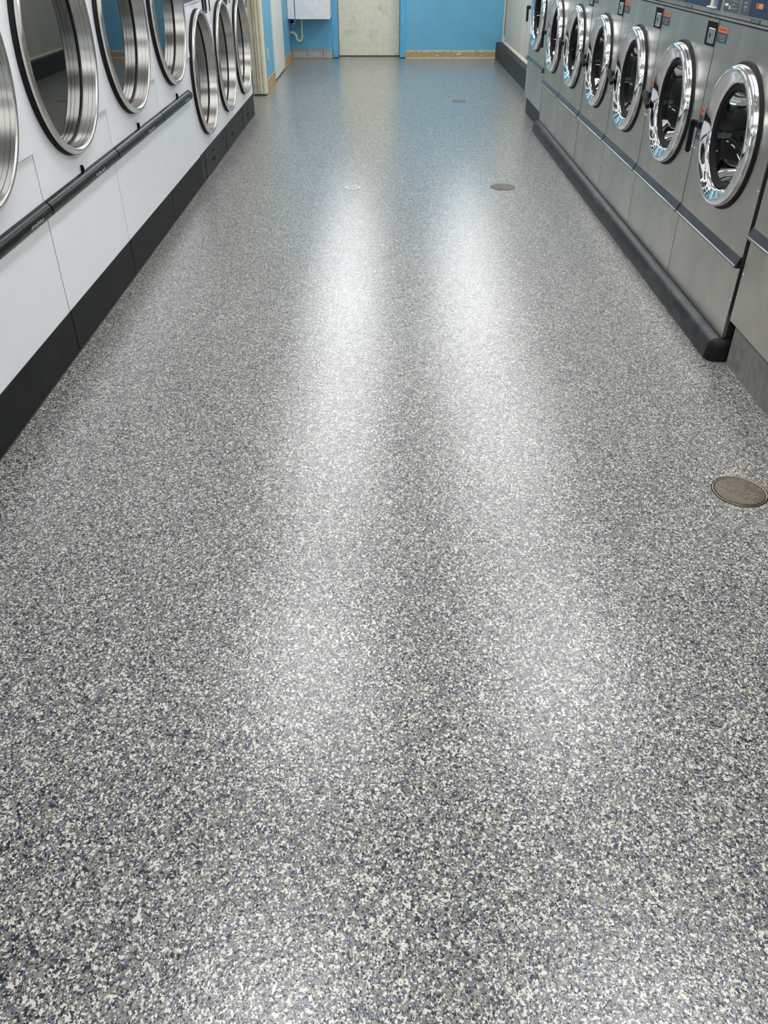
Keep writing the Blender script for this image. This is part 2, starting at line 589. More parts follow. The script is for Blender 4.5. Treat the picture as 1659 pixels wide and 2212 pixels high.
# far door in its blue frame
dr = bxm(-0.705, 0.212, 14.06, 14.10, 0.012, 2.05)
door = struct('door_1', dr, 'door_cream', 'smudged cream slab door in the far blue wall', 'door')
obj('door_shadow_gap', bxm(-0.79, 0.30, 14.055, 14.12, 0.0, 0.010), 'dark', door)
obj('jamb', bxm(-0.79, -0.712, 13.835, 14.12, 0.012, 2.12), 'jamb_blue', door)
obj('jamb', bxm(0.219, 0.303, 13.835, 14.12, 0.012, 2.12), 'jamb_blue', door)
obj('head_jamb', bxm(-0.712, 0.219, 13.835, 14.12, 2.055, 2.12), 'jamb_blue', door)
obj('jamb_foot', bxm(-0.79, -0.712, 13.84, 14.12, 0.0, 0.012), 'dark', door)
obj('jamb_foot', bxm(0.219, 0.303, 13.84, 14.12, 0.0, 0.012), 'dark', door)
kn = obj('door_knob', lathe_x([(-0.02, 0.0), (-0.02, 0.028), (0.0, 0.033), (0.02, 0.028), (0.02, 0.0)], 0, 0, 20), 'brass', door, smooth=True)
kn.location = (0.15, 14.03, 1.0)
kn.rotation_euler = (0, 0, PI / 2)

# baseboards
def ragged(n, x0, x1, z0, z1, amp, y, rnd, thick):
    """strip in the x-z plane whose upper edge is torn"""
    bm = bmesh.new()
    low, top, lo2, to2 = [], [], [], []
    for i in range(n + 1):
        x = x0 + (x1 - x0) * i / n
        t = z1 - rnd.random() * amp
        low.append(bm.verts.new((x, y - thick, z0)))
        top.append(bm.verts.new((x, y - thick, t)))
        lo2.append(bm.verts.new((x, y, z0)))
        to2.append(bm.verts.new((x, y, t)))
    for i in range(n):
        bm.faces.new((low[i], low[i + 1], top[i + 1], top[i]))
        bm.faces.new((top[i], top[i + 1], to2[i + 1], to2[i]))
    return bm


rnd = random.Random(3)
bb = struct('baseboard_back', bxm(0.305, 1.665, YB - 0.012, YB, 0, 0.100), 'scrap', 'torn plaster edged baseboard strip under the blue far wall', 'baseboard')
obj('bare_strip', ragged(48, 0.306, 1.664, 0.012, 0.098, 0.022, YB - 0.012, rnd, 0.006), 'tan_base', bb, label='bare tan board with a ragged upper edge')
obj('plaster_edge', ragged(60, 0.306, 1.664, 0.0, 0.020, 0.014, YB - 0.018, rnd, 0.004), 'scrap', bb)
bl = struct('baseboard_left', boxes([(-1.41, -1.398, 10.46, 11.50, 0, 0.11), (-1.41, -1.398, 12.60, YB - 0.02, 0, 0.11)]), 'tan_base', 'bare tan baseboard along the blue side wall', 'baseboard')
bt = struct('baseboard_tiles', bxm(-1.41, -0.80, YB - 0.010, YB, 0, 0.118), 'grout_groove_shade', 'row of grey tiles at the foot of the wall under the sink', 'baseboard')
for i, (a, b_) in enumerate(((-1.405, -1.185), (-1.180, -0.945), (-0.940, -0.803))):
    obj('tile', bxm(a, b_, YB - 0.020, YB - 0.008, 0.022, 0.094), 'tile', bt, bevel=0.003)
    obj('tile', bxm(a, b_, YB - 0.018, YB - 0.008, 0.098, 0.117), 'tile', bt, bevel=0.002)
    obj('tile', bxm(a, b_, YB - 0.016, YB - 0.008, 0.004, 0.019), 'scrap', bt)

# cream casing at the corner past the dryers
ca = struct('trim_1', bxm(-1.525, -1.385, 10.345, 10.46, 0, CEIL), 'cream_trim', 'cream moulded wooden casing standing past the last dryer', 'trim')
obj('casing_board', bxm(-1.525, -1.478, 10.332, 10.350, 0.012, 2.3), 'cream_trim_dirty', ca, bevel=0.004)
obj('casing_board', bxm(-1.474, -1.448, 10.322, 10.350, 0.012, 2.3), 'cream_trim_dirty', ca, bevel=0.006)
obj('casing_board', bxm(-1.445, -1.410, 10.328, 10.350, 0.012, 2.3), 'cream_trim', ca, bevel=0.006)
obj('casing_board', bxm(-1.407, -1.374, 10.318, 10.455, 0.012, 2.3), 'cream_trim', ca, bevel=0.006)
for gx in (-1.476, -1.4465, -1.4085):
    obj('groove', bxm(gx - 0.0024, gx + 0.0024, 10.338, 10.346, 0.012, 2.3), 'grout_groove_shade', ca)  # dark strip painted in as the shade of each groove
obj('casing_shadow_gap', bxm(-1.52, -1.377, 10.33, 10.45, 0.0, 0.012), 'dark', ca)
# white panel leaning flush on the blue side wall
wp = struct('trim_2', bxm(-1.41, -1.392, 11.50, 12.60, 0.015, 2.1), 'wall_white', 'tall off white flat panel set in the blue side wall', 'trim', bevel=0.003)
obj('panel_shadow_gap', bxm(-1.41, -1.394, 11.50, 12.60, 0.0, 0.015), 'dark', wp)
# far right corner strips
c3 = struct('trim_3', bxm(1.752, 1.780, YB - 0.03, YB, 0.21, CEIL), 'wall_white', 'thin off white corner strip where blue meets cream wall', 'trim')
obj('bare_strip', bxm(1.768, 1.7795, YB - 0.055, YB - 0.03, 0.30, CEIL), 'brown', c3)

# black curb along the cream wall
cu = struct('baseboard_right', prism_y([(1.665, 0), (1.780, 0), (1.780, 0.21), (1.672, 0.21), (1.665, 0.203)], 9.43, 13.83), 'curb', 'low black curb box along the foot of the cream wall', 'curb')
obj('plaster_edge', prism_y([(1.752, 0.21), (1.7795, 0.21), (1.7795, 0.232), (1.760, 0.226)], 9.43, 13.70), 'scrap', cu)

# shop front behind the camera
fw = struct('wall_front', boxes([(LX, RX, YF - 0.15, YF, 0, 0.55), (LX, RX, YF - 0.15, YF, 2.35, CEIL),
                                 (LX, -2.15, YF - 0.15, YF, 0.55, 2.35), (2.25, RX, YF - 0.15, YF, 0.55, 2.35)]),
            'wall_white', 'white shop front wall behind the camera', 'wall')
for i, (a, b_) in enumerate(((-2.15, -0.70), (-0.65, 0.75), (0.80, 2.25))):
    w = struct('window_%d' % (i + 1), boxes([(a, a + 0.05, YF - 0.12, YF - 0.05, 0.55, 2.35), (b_ - 0.05, b_, YF - 0.12, YF - 0.05, 0.55, 2.35),
                                            (a + 0.05, b_ - 0.05, YF - 0.12, YF - 0.05, 0.55, 0.60), (a + 0.05, b_ - 0.05, YF - 0.12, YF - 0.05, 2.30, 2.35)]),
               'alu', 'metal framed shop window %s' % ('to the left of the camera', 'right behind the camera', 'to the right of the camera')[i], 'window')
    obj('pane', bxm(a + 0.05, b_ - 0.05, YF - 0.09, YF - 0.084, 0.60, 2.30), 'window_glass', w)
struct('pavement', bxm(-14, 14, YF - 14, YF - 0.15, -0.15, -0.02), 'pavement', 'grey pavement outside the shop window', 'pavement')

# ------------------------------------------------------------------ ceiling lights
row_word = ('left', 'right')
ord_word = ('first', 'second', 'third', 'fourth', 'fifth', 'sixth', 'seventh')
for r, lx in enumerate(LIGHT_X):
    for k, ly in enumerate(LIGHT_Y):
        t = thing('ceiling_light', '%s fluorescent fixture from the shop window in the %s ceiling row' % (ord_word[k], row_word[r]), 'ceiling light',
                  (lx, ly, CEIL), 0, 'fluorescent ceiling fixtures')
        obj('housing', boxes([(-0.16, 0.16, -0.64, 0.64, -0.05, 0.0)]), 'fixture', t, bevel=0.006)
        obj('diffuser', prism_y([(-0.145, -0.05), (-0.13, -0.075), (-0.06, -0.09), (0.06, -0.09), (0.13, -0.075), (0.145, -0.05)], -0.62, 0.62), 'lamp', t)


# ------------------------------------------------------------------ dryers (local frame: +x out of the front, +y to the viewer's right)
def dryer_door(t, cy, cz, R):
    rim = [(0.018, R - 0.004), (0.024, R), (0.032, R), (0.039, R - 0.006), (0.042, R - 0.014), (0.040, R - 0.021), (0.034, R - 0.026), (0.020, R - 0.026)]
    d = obj('door', lathe_x(rim, cy, cz, 96, closed=True), 'rim', t, smooth=True, label='satin chrome ring door')
    obj('gasket', lathe_x([(0.0005, R - 0.03), (0.0005, R + 0.004), (0.017, R + 0.002), (0.0185, R - 0.006), (0.0185, R - 0.03)], cy, cz, 96), 'rubber', d, smooth=True)
    obj('inner_band', lathe_x([(0.034, R - 0.0265), (-0.028, R - 0.030), (-0.028, R - 0.005), (-0.0035, R - 0.005), (-0.0035, R - 0.02), (0.0, R - 0.016), (0.034, R - 0.018)], cy, cz, 96), 'band', d, smooth=True, label='brushed steel inner band')
    obj('glass_seal', lathe_x([(-0.0275, R - 0.031), (-0.024, R - 0.034), (-0.030, R - 0.040), (-0.034, R - 0.031)], cy, cz, 96, closed=True), 'rubber', d, smooth=True)
    obj('window_glass', lathe_x([(-0.034, R - 0.012), (-0.031, R - 0.014), (-0.031, 0.10)], cy, cz, 96, cap_last=True), 'dark_glass', d, label='dark tinted round window')
    return d


RAIL = [(0.001, 0.587), (0.018, 0.586), (0.027, 0.594), (0.030, 0.606), (0.028, 0.620), (0.021, 0.631), (0.012, 0.639), (0.001, 0.644)]


def ring_side_panel(t, cy, cz, r, y1, z0, z1, x1):
    """raised panel to the right of a round door, its left edge cut along the ring"""
    a0 = math.asin((z0 - cz) / r)
    a1 = math.asin((z1 - cz) / r)
    pts = [(y1, z0), (y1, z1)]
    for i in range(17):
        a = a1 + (a0 - a1) * i / 16
        pts.append((cy + r * math.cos(a), cz + r * math.sin(a)))
    bm = bmesh.new()
    f = [bm.verts.new((x1, y, z)) for y, z in pts]
    b = [bm.verts.new((0.0005, y, z)) for y, z in pts]
    bm.faces.new(f)
    bm.faces.new(b[::-1])
    for i in range(len(pts)):
        j = (i + 1) % len(pts)
        bm.faces.new((f[i], b[i], b[j], f[j]))
    bmesh.ops.recalc_face_normals(bm, faces=bm.faces)
    return obj('side_panel', bm, 'white_enamel', t, bevel=0.002, label='raised white panel beside the drum')


def rail(t, y0, y1, marks):
    rl = obj('bumper_rail', prism_y(RAIL, y0, y1), 'rail', t, smooth=True, label='scuffed black bumper rail')
    if marks:
        lst = []
        y = marks
        rr = random.Random(int(marks * 1000) + 5)
        for i in range(11):
            h = rr.choice((0.006, 0.009, 0.010))
            lst.append((0.0295, 0.0308, y, y + rr.choice((0.003, 0.006, 0.008)), 0.603, 0.603 + h))
            y += 0.0125
        obj('worn_print', boxes(lst), 'rail_mark', rl)


def big_dryer(y0, y1, label, rail_end=None, marks=0.02, first=False):
    w = y1 - y0
    cy0 = (y0 + y1) / 2
    h = w / 2
    t = thing('tumble_dryer', label, 'dryer', (XL, cy0, 0), 0, 'large white tumble dryers')
    R, cz, dy = 0.412, 1.14, -0.015
    obj('cabinet', bxm(-0.95, -0.045, -h + 0.001, h - 0.001, 0.0, 2.0), 'white_side', t)
    obj('lower_panel', bxm(-0.044, 0.0, -h + 0.0034, h - 0.0034, 0.186, 0.612), 'white_enamel', t, bevel=0.002)
    obj('front_panel', plate_hole(-0.044, 0.0, -h + 0.0034, h - 0.0034, 0.614, 1.999, dy, cz, R - 0.02, 96), 'white_enamel', t)
    ring_side_panel(t, dy, cz, R + 0.008, h - 0.005, 0.826, 1.455, 0.016)
    obj('toe_panel', bxm(-0.044, 0.003, -h + 0.004, h - 0.004, 0.006, 0.184), 'toe_black', t, bevel=0.002, label='black painted toe panel')
    obj('floor_seal', bxm(-0.044, 0.005, -h + 0.002, h - 0.002, 0.0, 0.007), 'caulk', t)
    obj('seam_shade_strip', bxm(-0.043, -0.002, h - 0.0034, h - 0.0004, 0.01, 1.99), 'dark', t)  # dark strips stand in for shade inside the seams
    obj('seam_shade_strip', bxm(-0.043, -0.002, -h + 0.0004, -h + 0.0034, 0.01, 1.99), 'dark', t)
    rail(t, -h + 0.006, (rail_end if rail_end is not None else h - 0.006), marks)
    obj('rail_joint', prism_y([(x * 0.72, 0.615 + (z - 0.615) * 0.9) for x, z in RAIL], -h + 0.0005, -h + 0.007), 'dark', t)
    tab = lathe_x([(0.0005, 0.0085), (0.010, 0.0085), (0.013, 0.005)], 0, 0, 20, cap_last=True)
    for v in tab.verts:
        v.co.z = v.co.z * 1.9 + 0.657
    obj('latch_tab', tab, 'slot', t, smooth=True)
    dryer_door(t, dy, cz, R)
    cp = obj('control_plate', bxm(0.0005, 0.010, -h + 0.06, h - 0.06, 1.66, 1.86), 'display', t, bevel=0.004)
    obj('display', bxm(0.010, 0.012, -0.12, 0.02, 1.74, 1.80), 'slot', cp)
    obj('coin_slot', bxm(0.010, 0.016, 0.20, 0.215, 1.72, 1.80), 'screw', cp)
    return t


def stack_dryer(y0, y1, label):
    w = y1 - y0
    cy0 = (y0 + y1) / 2
    h = w / 2
    t = thing('stacked_dryer', label, 'dryer', (XL, cy0, 0), 0, 'stacked white tumble dryers')
    R, dy = 0.404, -0.055
    obj('cabinet', bxm(-0.95, -0.045, -h + 0.001, h - 0.001, 0.0, 2.0), 'white_side', t)
    obj('front_panel', plate_hole(-0.044, 0.0, -h + 0.0034, h - 0.0034, 0.192, 1.112, dy, 0.675, R - 0.02, 96), 'white_enamel', t)
    obj('front_panel', plate_hole(-0.044, 0.0, -h + 0.0034, h - 0.0034, 1.115, 1.999, dy, 1.56, R - 0.02, 96), 'white_enamel', t)
    ring_side_panel(t, dy, 0.675, R + 0.008, h - 0.006, 0.405, 0.940, 0.014)
    ring_side_panel(t, dy, 1.56, R + 0.008, h - 0.006, 1.290, 1.830, 0.014)
    # charcoal toe: two strips and a lockable panel
    obj('toe_strip', bxm(-0.044, 0.002, -h + 0.003, -h + 0.135, 0.006, 0.190), 'toe_grey', t)
    obj('toe_strip', bxm(-0.044, 0.002, h - 0.105, h - 0.003, 0.006, 0.190), 'toe_grey', t)
    tp = obj('toe_panel', bxm(-0.044, 0.006, -h + 0.138, h - 0.108, 0.006, 0.188), 'toe_grey', t, bevel=0.002)
    obj('lock_slot', bxm(0.006, 0.008, -0.02, 0.0, 0.130, 0.152), 'slot', tp)
    obj('finger_slot', bxm(0.006, 0.008, -0.07, 0.04, 0.068, 0.090), 'slot', tp)
    obj('seam_shade_strip', bxm(-0.043, -0.002, h - 0.0034, h - 0.0004, 0.01, 1.99), 'dark', t)  # seam shade put in as a dark strip
    obj('floor_seal', bxm(-0.044, 0.007, -h + 0.002, h - 0.002, 0.0, 0.007), 'caulk', t)
    dryer_door(t, dy, 0.675, R)
    dryer_door(t, dy, 1.56, R)
    # coin slots and display between the two drums
    obj('coin_slot', bxm(0.0005, 0.004, -h + 0.026, -h + 0.050, 1.030, 1.126), 'slot', t)
    for a in (0.225, 0.325):
        s = obj('coin_slot', bxm(0.0005, 0.005, a, a + 0.062, 1.028, 1.170), 'slot', t)
        obj('coin_return', bxm(0.005, 0.007, a + 0.016, a + 0.050, 1.034, 1.044), 'print_pale', s)
    obj('display_plate', bxm(0.0005, 0.006, -h + 0.030, 0.02, 1.134, 1.152), 'display', t)
    return t


big_dryer(2.305, 3.290, 'white tumble dryer cut off by the left edge of the photo', marks=0.25)
big_dryer(3.290, 4.277, 'white tumble dryer whose window mirrors the dark curb, second from the left edge', marks=0.10)
big_dryer(4.277, 5.285, 'white tumble dryer in the middle of the black bumper rail, its window mirroring blue wall', marks=0.10)
big_dryer(5.285, 6.275, 'white tumble dryer at the far end of the black bumper rail', rail_end=0.36, marks=0.12)
stack_dryer(6.275, 7.230, 'white stacked dryer with low drum next to the bumper rail end')
stack_dryer(7.230, 8.180, 'white stacked dryer with low drum, middle one of three')
stack_dryer(8.180, 9.140, 'white stacked dryer with low drum next to the cream casing')


# ------------------------------------------------------------------ washers
def screw(t, y, z, x=0.0005, r=0.005):
    bm = lathe_x([(0.0, r), (0.002, r * 0.9), (0.0035, r * 0.45)], 0, 0, 10, cap_last=True)
    o = obj('screw', bm, 'screw', t, smooth=True)
    o.location = (x, y, z)


def washer_door(t, cz, R, open_lever, dy=0.0):
    """thick chrome porthole ring, smoked bowl and a black lever on the left"""
    k = R / 0.272
    prof = [(0.008, 0.262), (0.010, 0.272), (0.028, 0.272), (0.038, 0.268), (0.045, 0.259), (0.047, 0.250), (0.044, 0.242),
            (0.030, 0.212), (0.024, 0.204), (0.016, 0.200), (0.004, 0.199)]
    d = obj('door', lathe_x([(h, r * k) for h, r in prof], dy, cz, 96), 'chrome', t, smooth=True, label='polished chrome porthole ring')
    obj('gasket', lathe_x([(0.0005, 0.19 * k), (0.0005, 0.284 * k), (0.007, 0.283 * k), (0.010, 0.277 * k), (0.009, 0.268 * k), (0.009, 0.19 * k)], dy, cz, 96), 'rubber', d, smooth=True)
    obj('glass_seal', lathe_x([(0.014, 0.199 * k), (0.018, 0.194 * k), (0.012, 0.180 * k), (-0.010, 0.176 * k), (-0.012, 0.20 * k)], dy, cz, 96), 'rubber', d, smooth=True)
    bowl = [(0.006, 0.180 * k), (-0.03, 0.170 * k), (-0.075, 0.155 * k), (-0.105, 0.13 * k), (-0.118, 0.09 * k), (-0.123, 0.045 * k), (-0.125, 0.012 * k)]
    obj('door_glass', lathe_x(bowl, dy, cz, 64, cap_last=True), 'door_bowl', d, smooth=True, label='smoked glass bowl')
    # lever on the viewer's left
    yl = dy - R + 0.012
    lev = bmesh.new()
    box(lev, 0.022, 0.056, yl - 0.078, yl - 0.002, cz - 0.014, cz + 0.014)
    bmesh.ops.bevel(lev, geom=lev.edges[:] , offset=0.004, segments=2, affect='EDGES')
    hd = obj('handle', lev, 'handle', d, smooth=True, label='black L shaped door lever')
    arm = bmesh.new()
    box(arm, 0.050, 0.072, -0.0135, 0.0135, -0.122, 0.014)
    bmesh.ops.bevel(arm, geom=arm.edges[:], offset=0.0055, segments=2, affect='EDGES')
    a = obj('lever_arm', arm, 'handle', hd, smooth=True)
    a.location = (0, yl - 0.076, cz)
    a.rotation_euler = (math.radians(open_lever), 0, 0)
    return d


def drum(t, cz, r, dy=0.0):
    o = obj('drum', lathe_x([(-0.03, r + 0.012), (-0.05, r), (-0.40, r), (-0.41, 0.05)], dy, cz, 64, cap_last=True), 'drum', t, smooth=True, label='dark steel drum')
    obj('tub_seal', lathe_x([(-0.001, r + 0.02), (-0.012, r - 0.012), (-0.045, r - 0.018), (-0.052, r + 0.004)], dy, cz, 64), 'rubber', o, smooth=True)
    for k in range(3):
        a = 2 * PI * k / 3 + 0.5
        f = prism_y([(-0.39, 0), (-0.07, 0), (-0.09, 0.05), (-0.37, 0.05)], -0.02, 0.02)
        b = obj('drum_rib', f, 'drum', o)
        b.location = (0, dy + (r - 0.001) * math.cos(a), cz + (r - 0.001) * math.sin(a))
        b.rotation_euler = (a + PI / 2, 0, 0)


def ledge(t, y0, y1, z):
    poly = [(0.0005, z - 0.024), (0.019, z - 0.022), (0.022, z - 0.019), (0.022, z - 0.014), (0.004, z + 0.022), (0.0005, z + 0.022)]
    l = obj('ledge', prism_y(poly, y0, y1), 'ledge', t, bevel=0.001, label='dark steel ledge strip')
    obj('ledge_edge', prism_y([(0.0200, z - 0.0225), (0.0245, z - 0.0200), (0.0240, z - 0.0120), (0.0200, z - 0.0100)], y0 + 0.001, y1 - 0.001), 'ledge_edge', l)
    obj('ledge_edge', prism_y([(0.0005, z + 0.020), (0.0055, z + 0.020), (0.0045, z + 0.024), (0.0005, z + 0.024)], y0 + 0.001, y1 - 0.001), 'ledge_edge', l)


def sticker(t, x, y0, y1, z0, zm, z1):
    s = obj('warning_sticker', bxm(x, x + 0.0008, y0, y1, zm, z1), 'orange', t, label='small orange warning sticker')
    w = y1 - y0
    hh = z1 - zm
    lst = [(x + 0.0008, x + 0.0011, y0 + w * 0.30, y0 + w * 0.85, zm + hh * 0.42, zm + hh * 0.68)]
    for a in (0.12, 0.20):
        lst.append((x + 0.0008, x + 0.0011, y0 + w * a, y0 + w * (a + 0.05), zm + hh * 0.3, zm + hh * 0.75))
    obj('sticker_print', boxes(lst), 'orange_print', s)
    s2 = obj('notice_sticker', bxm(x, x + 0.0008, y0, y1, z0, zm - 0.0005), 'slate_sticker', t, label='slate blue notice sticker')
    hh = zm - z0
    lst = [(x + 0.0008, x + 0.0011, y0 + w * 0.12, y0 + w * 0.17, z0 + hh * 0.42, z0 + hh * 0.80)]
    for a in (0.68, 0.46, 0.22):
        lst.append((x + 0.0008, x + 0.0011, y0 + w * 0.30, y0 + w * 0.86, z0 + hh * a, z0 + hh * (a + 0.07)))
    obj('sticker_print', boxes(lst), 'print_pale', s2)


def control_panel(t, h):
    """housing above the front panel, viewer's left is -y"""
    o = obj('control_housing', boxes([(-0.30, 0.004, -h + 0.003, h - 0.003, 1.222, 1.56)]), 'panel_steel', t, bevel=0.003)
    obj('housing_lip', bxm(-0.2, 0.006, -h + 0.003, h - 0.003, 1.2125, 1.2205), 'panel_steel', o)
    obj('groove', bxm(-0.2, 0.002, -h + 0.004, h - 0.004, 1.2065, 1.2125), 'dark', o)
    x = 0.004
    L0 = -h + 0.028                       # left end of the printed area
    # slate plate with the instructions
    g = obj('instruction_plate', bxm(x, x + 0.003, L0, L0 + 0.192, 1.2435, 1.52), 'panel_grey', o)
    lst = []
    for i in range(9):
        z = 1.256 + i * 0.0125
        lst.append((x + 0.003, x + 0.0034, L0 + 0.085, L0 + 0.085 + (0.05 if i % 3 == 1 else 0.072), z, z + 0.0028))
    obj('plate_print', boxes(lst), 'print_pale', g)
    obj('button', bxm(x + 0.003, x + 0.006, L0 + 0.020, L0 + 0.052, 1.262, 1.270), 'print_white', g)
    obj('button', bxm(x + 0.003, x + 0.006, L0 + 0.072, L0 + 0.078, 1.252, 1.264), 'print_white', g)
    obj('plate_divider', bxm(x, x + 0.005, L0 + 0.193, L0 + 0.200, 1.2435, 1.52), 'panel_steel', o)
    g2 = obj('program_plate', bxm(x, x + 0.003, L0 + 0.201, L0 + 0.290, 1.2435, 1.52), 'panel_grey', o)
    lst = [(x + 0.003, x + 0.0034, L0 + 0.228, L0 + 0.258, 1.268 + i * 0.013, 1.268 + i * 0.013 + 0.006) for i in range(6)]
    lst.append((x + 0.003, x + 0.0036, L0 + 0.238, L0 + 0.246, 1.258, 1.264))
    obj('plate_print', boxes(lst), 'print_pale', g2)
    bl = obj('blue_plate', bxm(x, x + 0.003, L0 + 0.291, h - 0.125, 1.2435, 1.52), 'panel_blue', o, label='navy blue control overlay')
    s0 = L0 + 0.352
    pk = obj('price_sticker', bxm(x + 0.003, x + 0.0036, s0, s0 + 0.074, 1.272, 1.290), 'rust_red', bl, label='small red and yellow sticker')
    obj('sticker_print', boxes([(x + 0.0036, x + 0.004, s0 + 0.030, s0 + 0.066, 1.273, 1.289)]), 'yellow', pk)
    # coin drop at the right: pale bars, white lip and narrow blue strip
    obj('coin_bar', bxm(x, x + 0.010, h - 0.122, h - 0.098, 1.250, 1.52), 'outlet', o)
    obj('coin_gap', bxm(x, x + 0.004, h - 0.097, h - 0.088, 1.250, 1.52), 'slot', o)
    obj('coin_bar', bxm(x, x + 0.008, h - 0.087, h - 0.070, 1.250, 1.52), 'panel_steel', o)
    obj('coin_lip', bxm(x, x + 0.016, h - 0.150, h - 0.062, 1.2455, 1.2495), 'print_white', o)
    obj('side_strip', bxm(x, x + 0.003, h - 0.052, h - 0.016, 1.2405, 1.52), 'panel_blue', o)
    # ribbed maker's plate and thin slots on the bottom strip
    rb = obj('ribbed_plate', bxm(x, x + 0.003, L0 + 0.330, L0 + 0.422, 1.2245, 1.2365), 'panel_grey', o)
    obj('rib', boxes([(x + 0.003, x + 0.005, L0 + 0.352 + i * 0.013, L0 + 0.358 + i * 0.013, 1.226, 1.235) for i in range(5)]), 'panel_steel', rb)
    obj('thin_slot', boxes([(x, x + 0.0012, -h + 0.01, L0 + 0.325, 1.2225, 1.2245), (x, x + 0.0012, L0 + 0.43, h - 0.02, 1.2225, 1.2245)]), 'dark', o)


def washer(y0, y1, label, open_lever, gap0=0.004, gap1=0.004, sticker_on=True):
    """y0 is the edge nearer the camera, y1 the farther one"""
    w = y1 - y0
    h = w / 2
    cy = (y0 + y1) / 2
    t = thing('front_load_washer', label, 'washer', (XR, cy, 0), PI, 'steel front load washers on the black plinth')
    cz, R, dy = 0.817, 0.268, 0.015
    lo, hi = -h + gap1, h - gap0           # viewer's left = far edge
    zb = 0.096
    obj('cabinet', boxes([(-0.85, -0.43, lo, hi, zb, 1.22), (-0.43, -0.021, lo, lo + 0.02, zb, 1.22), (-0.43, -0.021, hi - 0.02, hi, zb, 1.22),
                          (-0.43, -0.021, lo + 0.02, hi - 0.02, zb, zb + 0.02)]), 'washer_body', t)
    obj('lower_panel', bxm(-0.02, 0.0, lo, hi, zb, 0.398), 'washer_steel', t, bevel=0.0015)
    obj('front_panel', plate_hole(-0.02, 0.0, lo, hi, 0.402, 1.2055, dy, cz, 0.225, 96), 'washer_steel', t)
    ledge(t, lo + 0.003, hi - 0.003, 0.420)
    drum(t, cz, 0.245, dy)
    washer_door(t, cz, R, open_lever, dy)
    # coin vault recess at the upper right
    yv = hi - 0.128
    v = obj('coin_vault', boxes([(0.0005, 0.002, yv, yv + 0.118, 1.104, 1.194)]), 'slot', t, label='black coin vault opening')
    obj('vault_rim', boxes([(0.0005, 0.004, yv - 0.005, yv, 1.100, 1.196), (0.0005, 0.004, yv - 0.005, yv + 0.118, 1.099, 1.104)]), 'ledge_edge', v)
    lk = obj('vault_lock', bxm(0.002, 0.008, yv + 0.036, yv + 0.116, 1.113, 1.172), 'vault_steel', v, bevel=0.004)
    obj('keyhole', bxm(0.008, 0.0095, yv + 0.062, yv + 0.069, 1.134, 1.152), 'slot', lk)
    if sticker_on:
        sticker(t, 0.0005, lo + 0.004, lo + 0.120, 1.126, 1.164, 1.184)
        sticker(t, 0.0005, lo + 0.004, lo + 0.056, 0.735, 0.838, 0.868)
    for (yy, zz) in ((lo + 0.012, 0.26), (hi - 0.012, 0.26), (lo + 0.012, 0.695), (hi - 0.012, 0.695)):
        screw(t, yy, zz)
    control_panel(t, h)
    return t


YW = (3.222, 4.045, 4.885, 5.705, 6.560, 7.415, 8.255)
washer(YW[0], YW[1], 'steel washer nearest the camera with its black lever hanging down', 3, gap0=0.004)
washer(YW[1], YW[2], 'steel washer second along the plinth, black lever tilted toward the camera', 66)
washer(YW[2], YW[3], 'steel washer third along the plinth, lever tilted beside the fourth door', 66)
washer(YW[3], YW[4], 'steel washer fourth along the plinth, with a wide dark gap on its far side', 66, gap1=0.008)
washer(YW[4], YW[5], 'steel washer fifth along the plinth, black lever hanging down', 14, gap0=0.008)
washer(YW[5], YW[6], 'steel washer at the far end of the black plinth', 3)


def large_washer(y0, y1, label, zl, zb, base_mat, steel_mat, cz=0.94, R=0.325):
    w = y1 - y0
    h = w / 2
    t = thing('large_washer', label, 'washer', (XR, (y0 + y1) / 2, 0), PI, 'extra large steel washers')
    obj('base_frame', boxes([(-0.80, -0.025, -h + 0.02, h - 0.005, 0.0, zb + 0.01)]), base_mat, t, label='recessed steel base')
    obj('cabinet', boxes([(-0.90, -0.46, -h + 0.002, h - 0.002, zb, 1.34), (-0.46, -0.021, -h + 0.002, -h + 0.02, zb, 1.34),
                          (-0.46, -0.021, h - 0.02, h - 0.002, zb, 1.34), (-0.46, -0.021, -h + 0.02, h - 0.02, zb + 0.011, zb + 0.03)]), 'washer_body', t)
    obj('lower_panel', bxm(-0.02, 0.0, -h + 0.002, h - 0.002, zb, zl - 0.022), steel_mat, t, bevel=0.0015)
    obj('front_panel', plate_hole(-0.02, 0.0, -h + 0.002, h - 0.002, zl - 0.018, 1.34, 0, cz, R * 0.83, 96), steel_mat, t)
    ledge(t, -h + 0.004, h - 0.004, zl)
    drum(t, cz, R * 0.90)
    washer_door(t, cz, R, 8)
    for (yy, zz) in ((-h + 0.012, 0.39), (h - 0.012, 0.39), (-h + 0.012, 0.80), (h - 0.012, 0.80)):
        screw(t, yy, zz)
    obj('control_housing', bxm(-0.30, 0.004, -h + 0.003, h - 0.003, 1.345, 1.60), 'panel_steel', t, bevel=0.003)
    obj('blue_plate', bxm(0.004, 0.007, -h + 0.05, h - 0.15, 1.38, 1.56), 'panel_blue', t)
    return t


large_washer(8.275, 9.290, 'large steel washer at the far end of the row, standing lower than its neighbours', 0.505, 0.158, 'curb', 'washer_steel_far')
large_washer(2.17, 3.192, 'large steel washer with rusty base cut off by the right edge', 0.553, 0.190, 'base_steel', 'washer_steel')

# black rubber plinth the six washers stand on
pl = thing('washer_plinth', 'worn black plinth running under the six steel washers', 'plinth', (0, 0, 0))
prof = [(2.28, 0.0), (1.397, 0.0), (1.394, 0.006), (1.402, 0.062), (1.409, 0.078), (1.422, 0.088), (1.440, 0.0925), (1.452, 0.095), (2.28, 0.095)]
obj('plinth_body', prism_y(prof, 3.235, 8.262), 'plinth', pl, smooth=True)
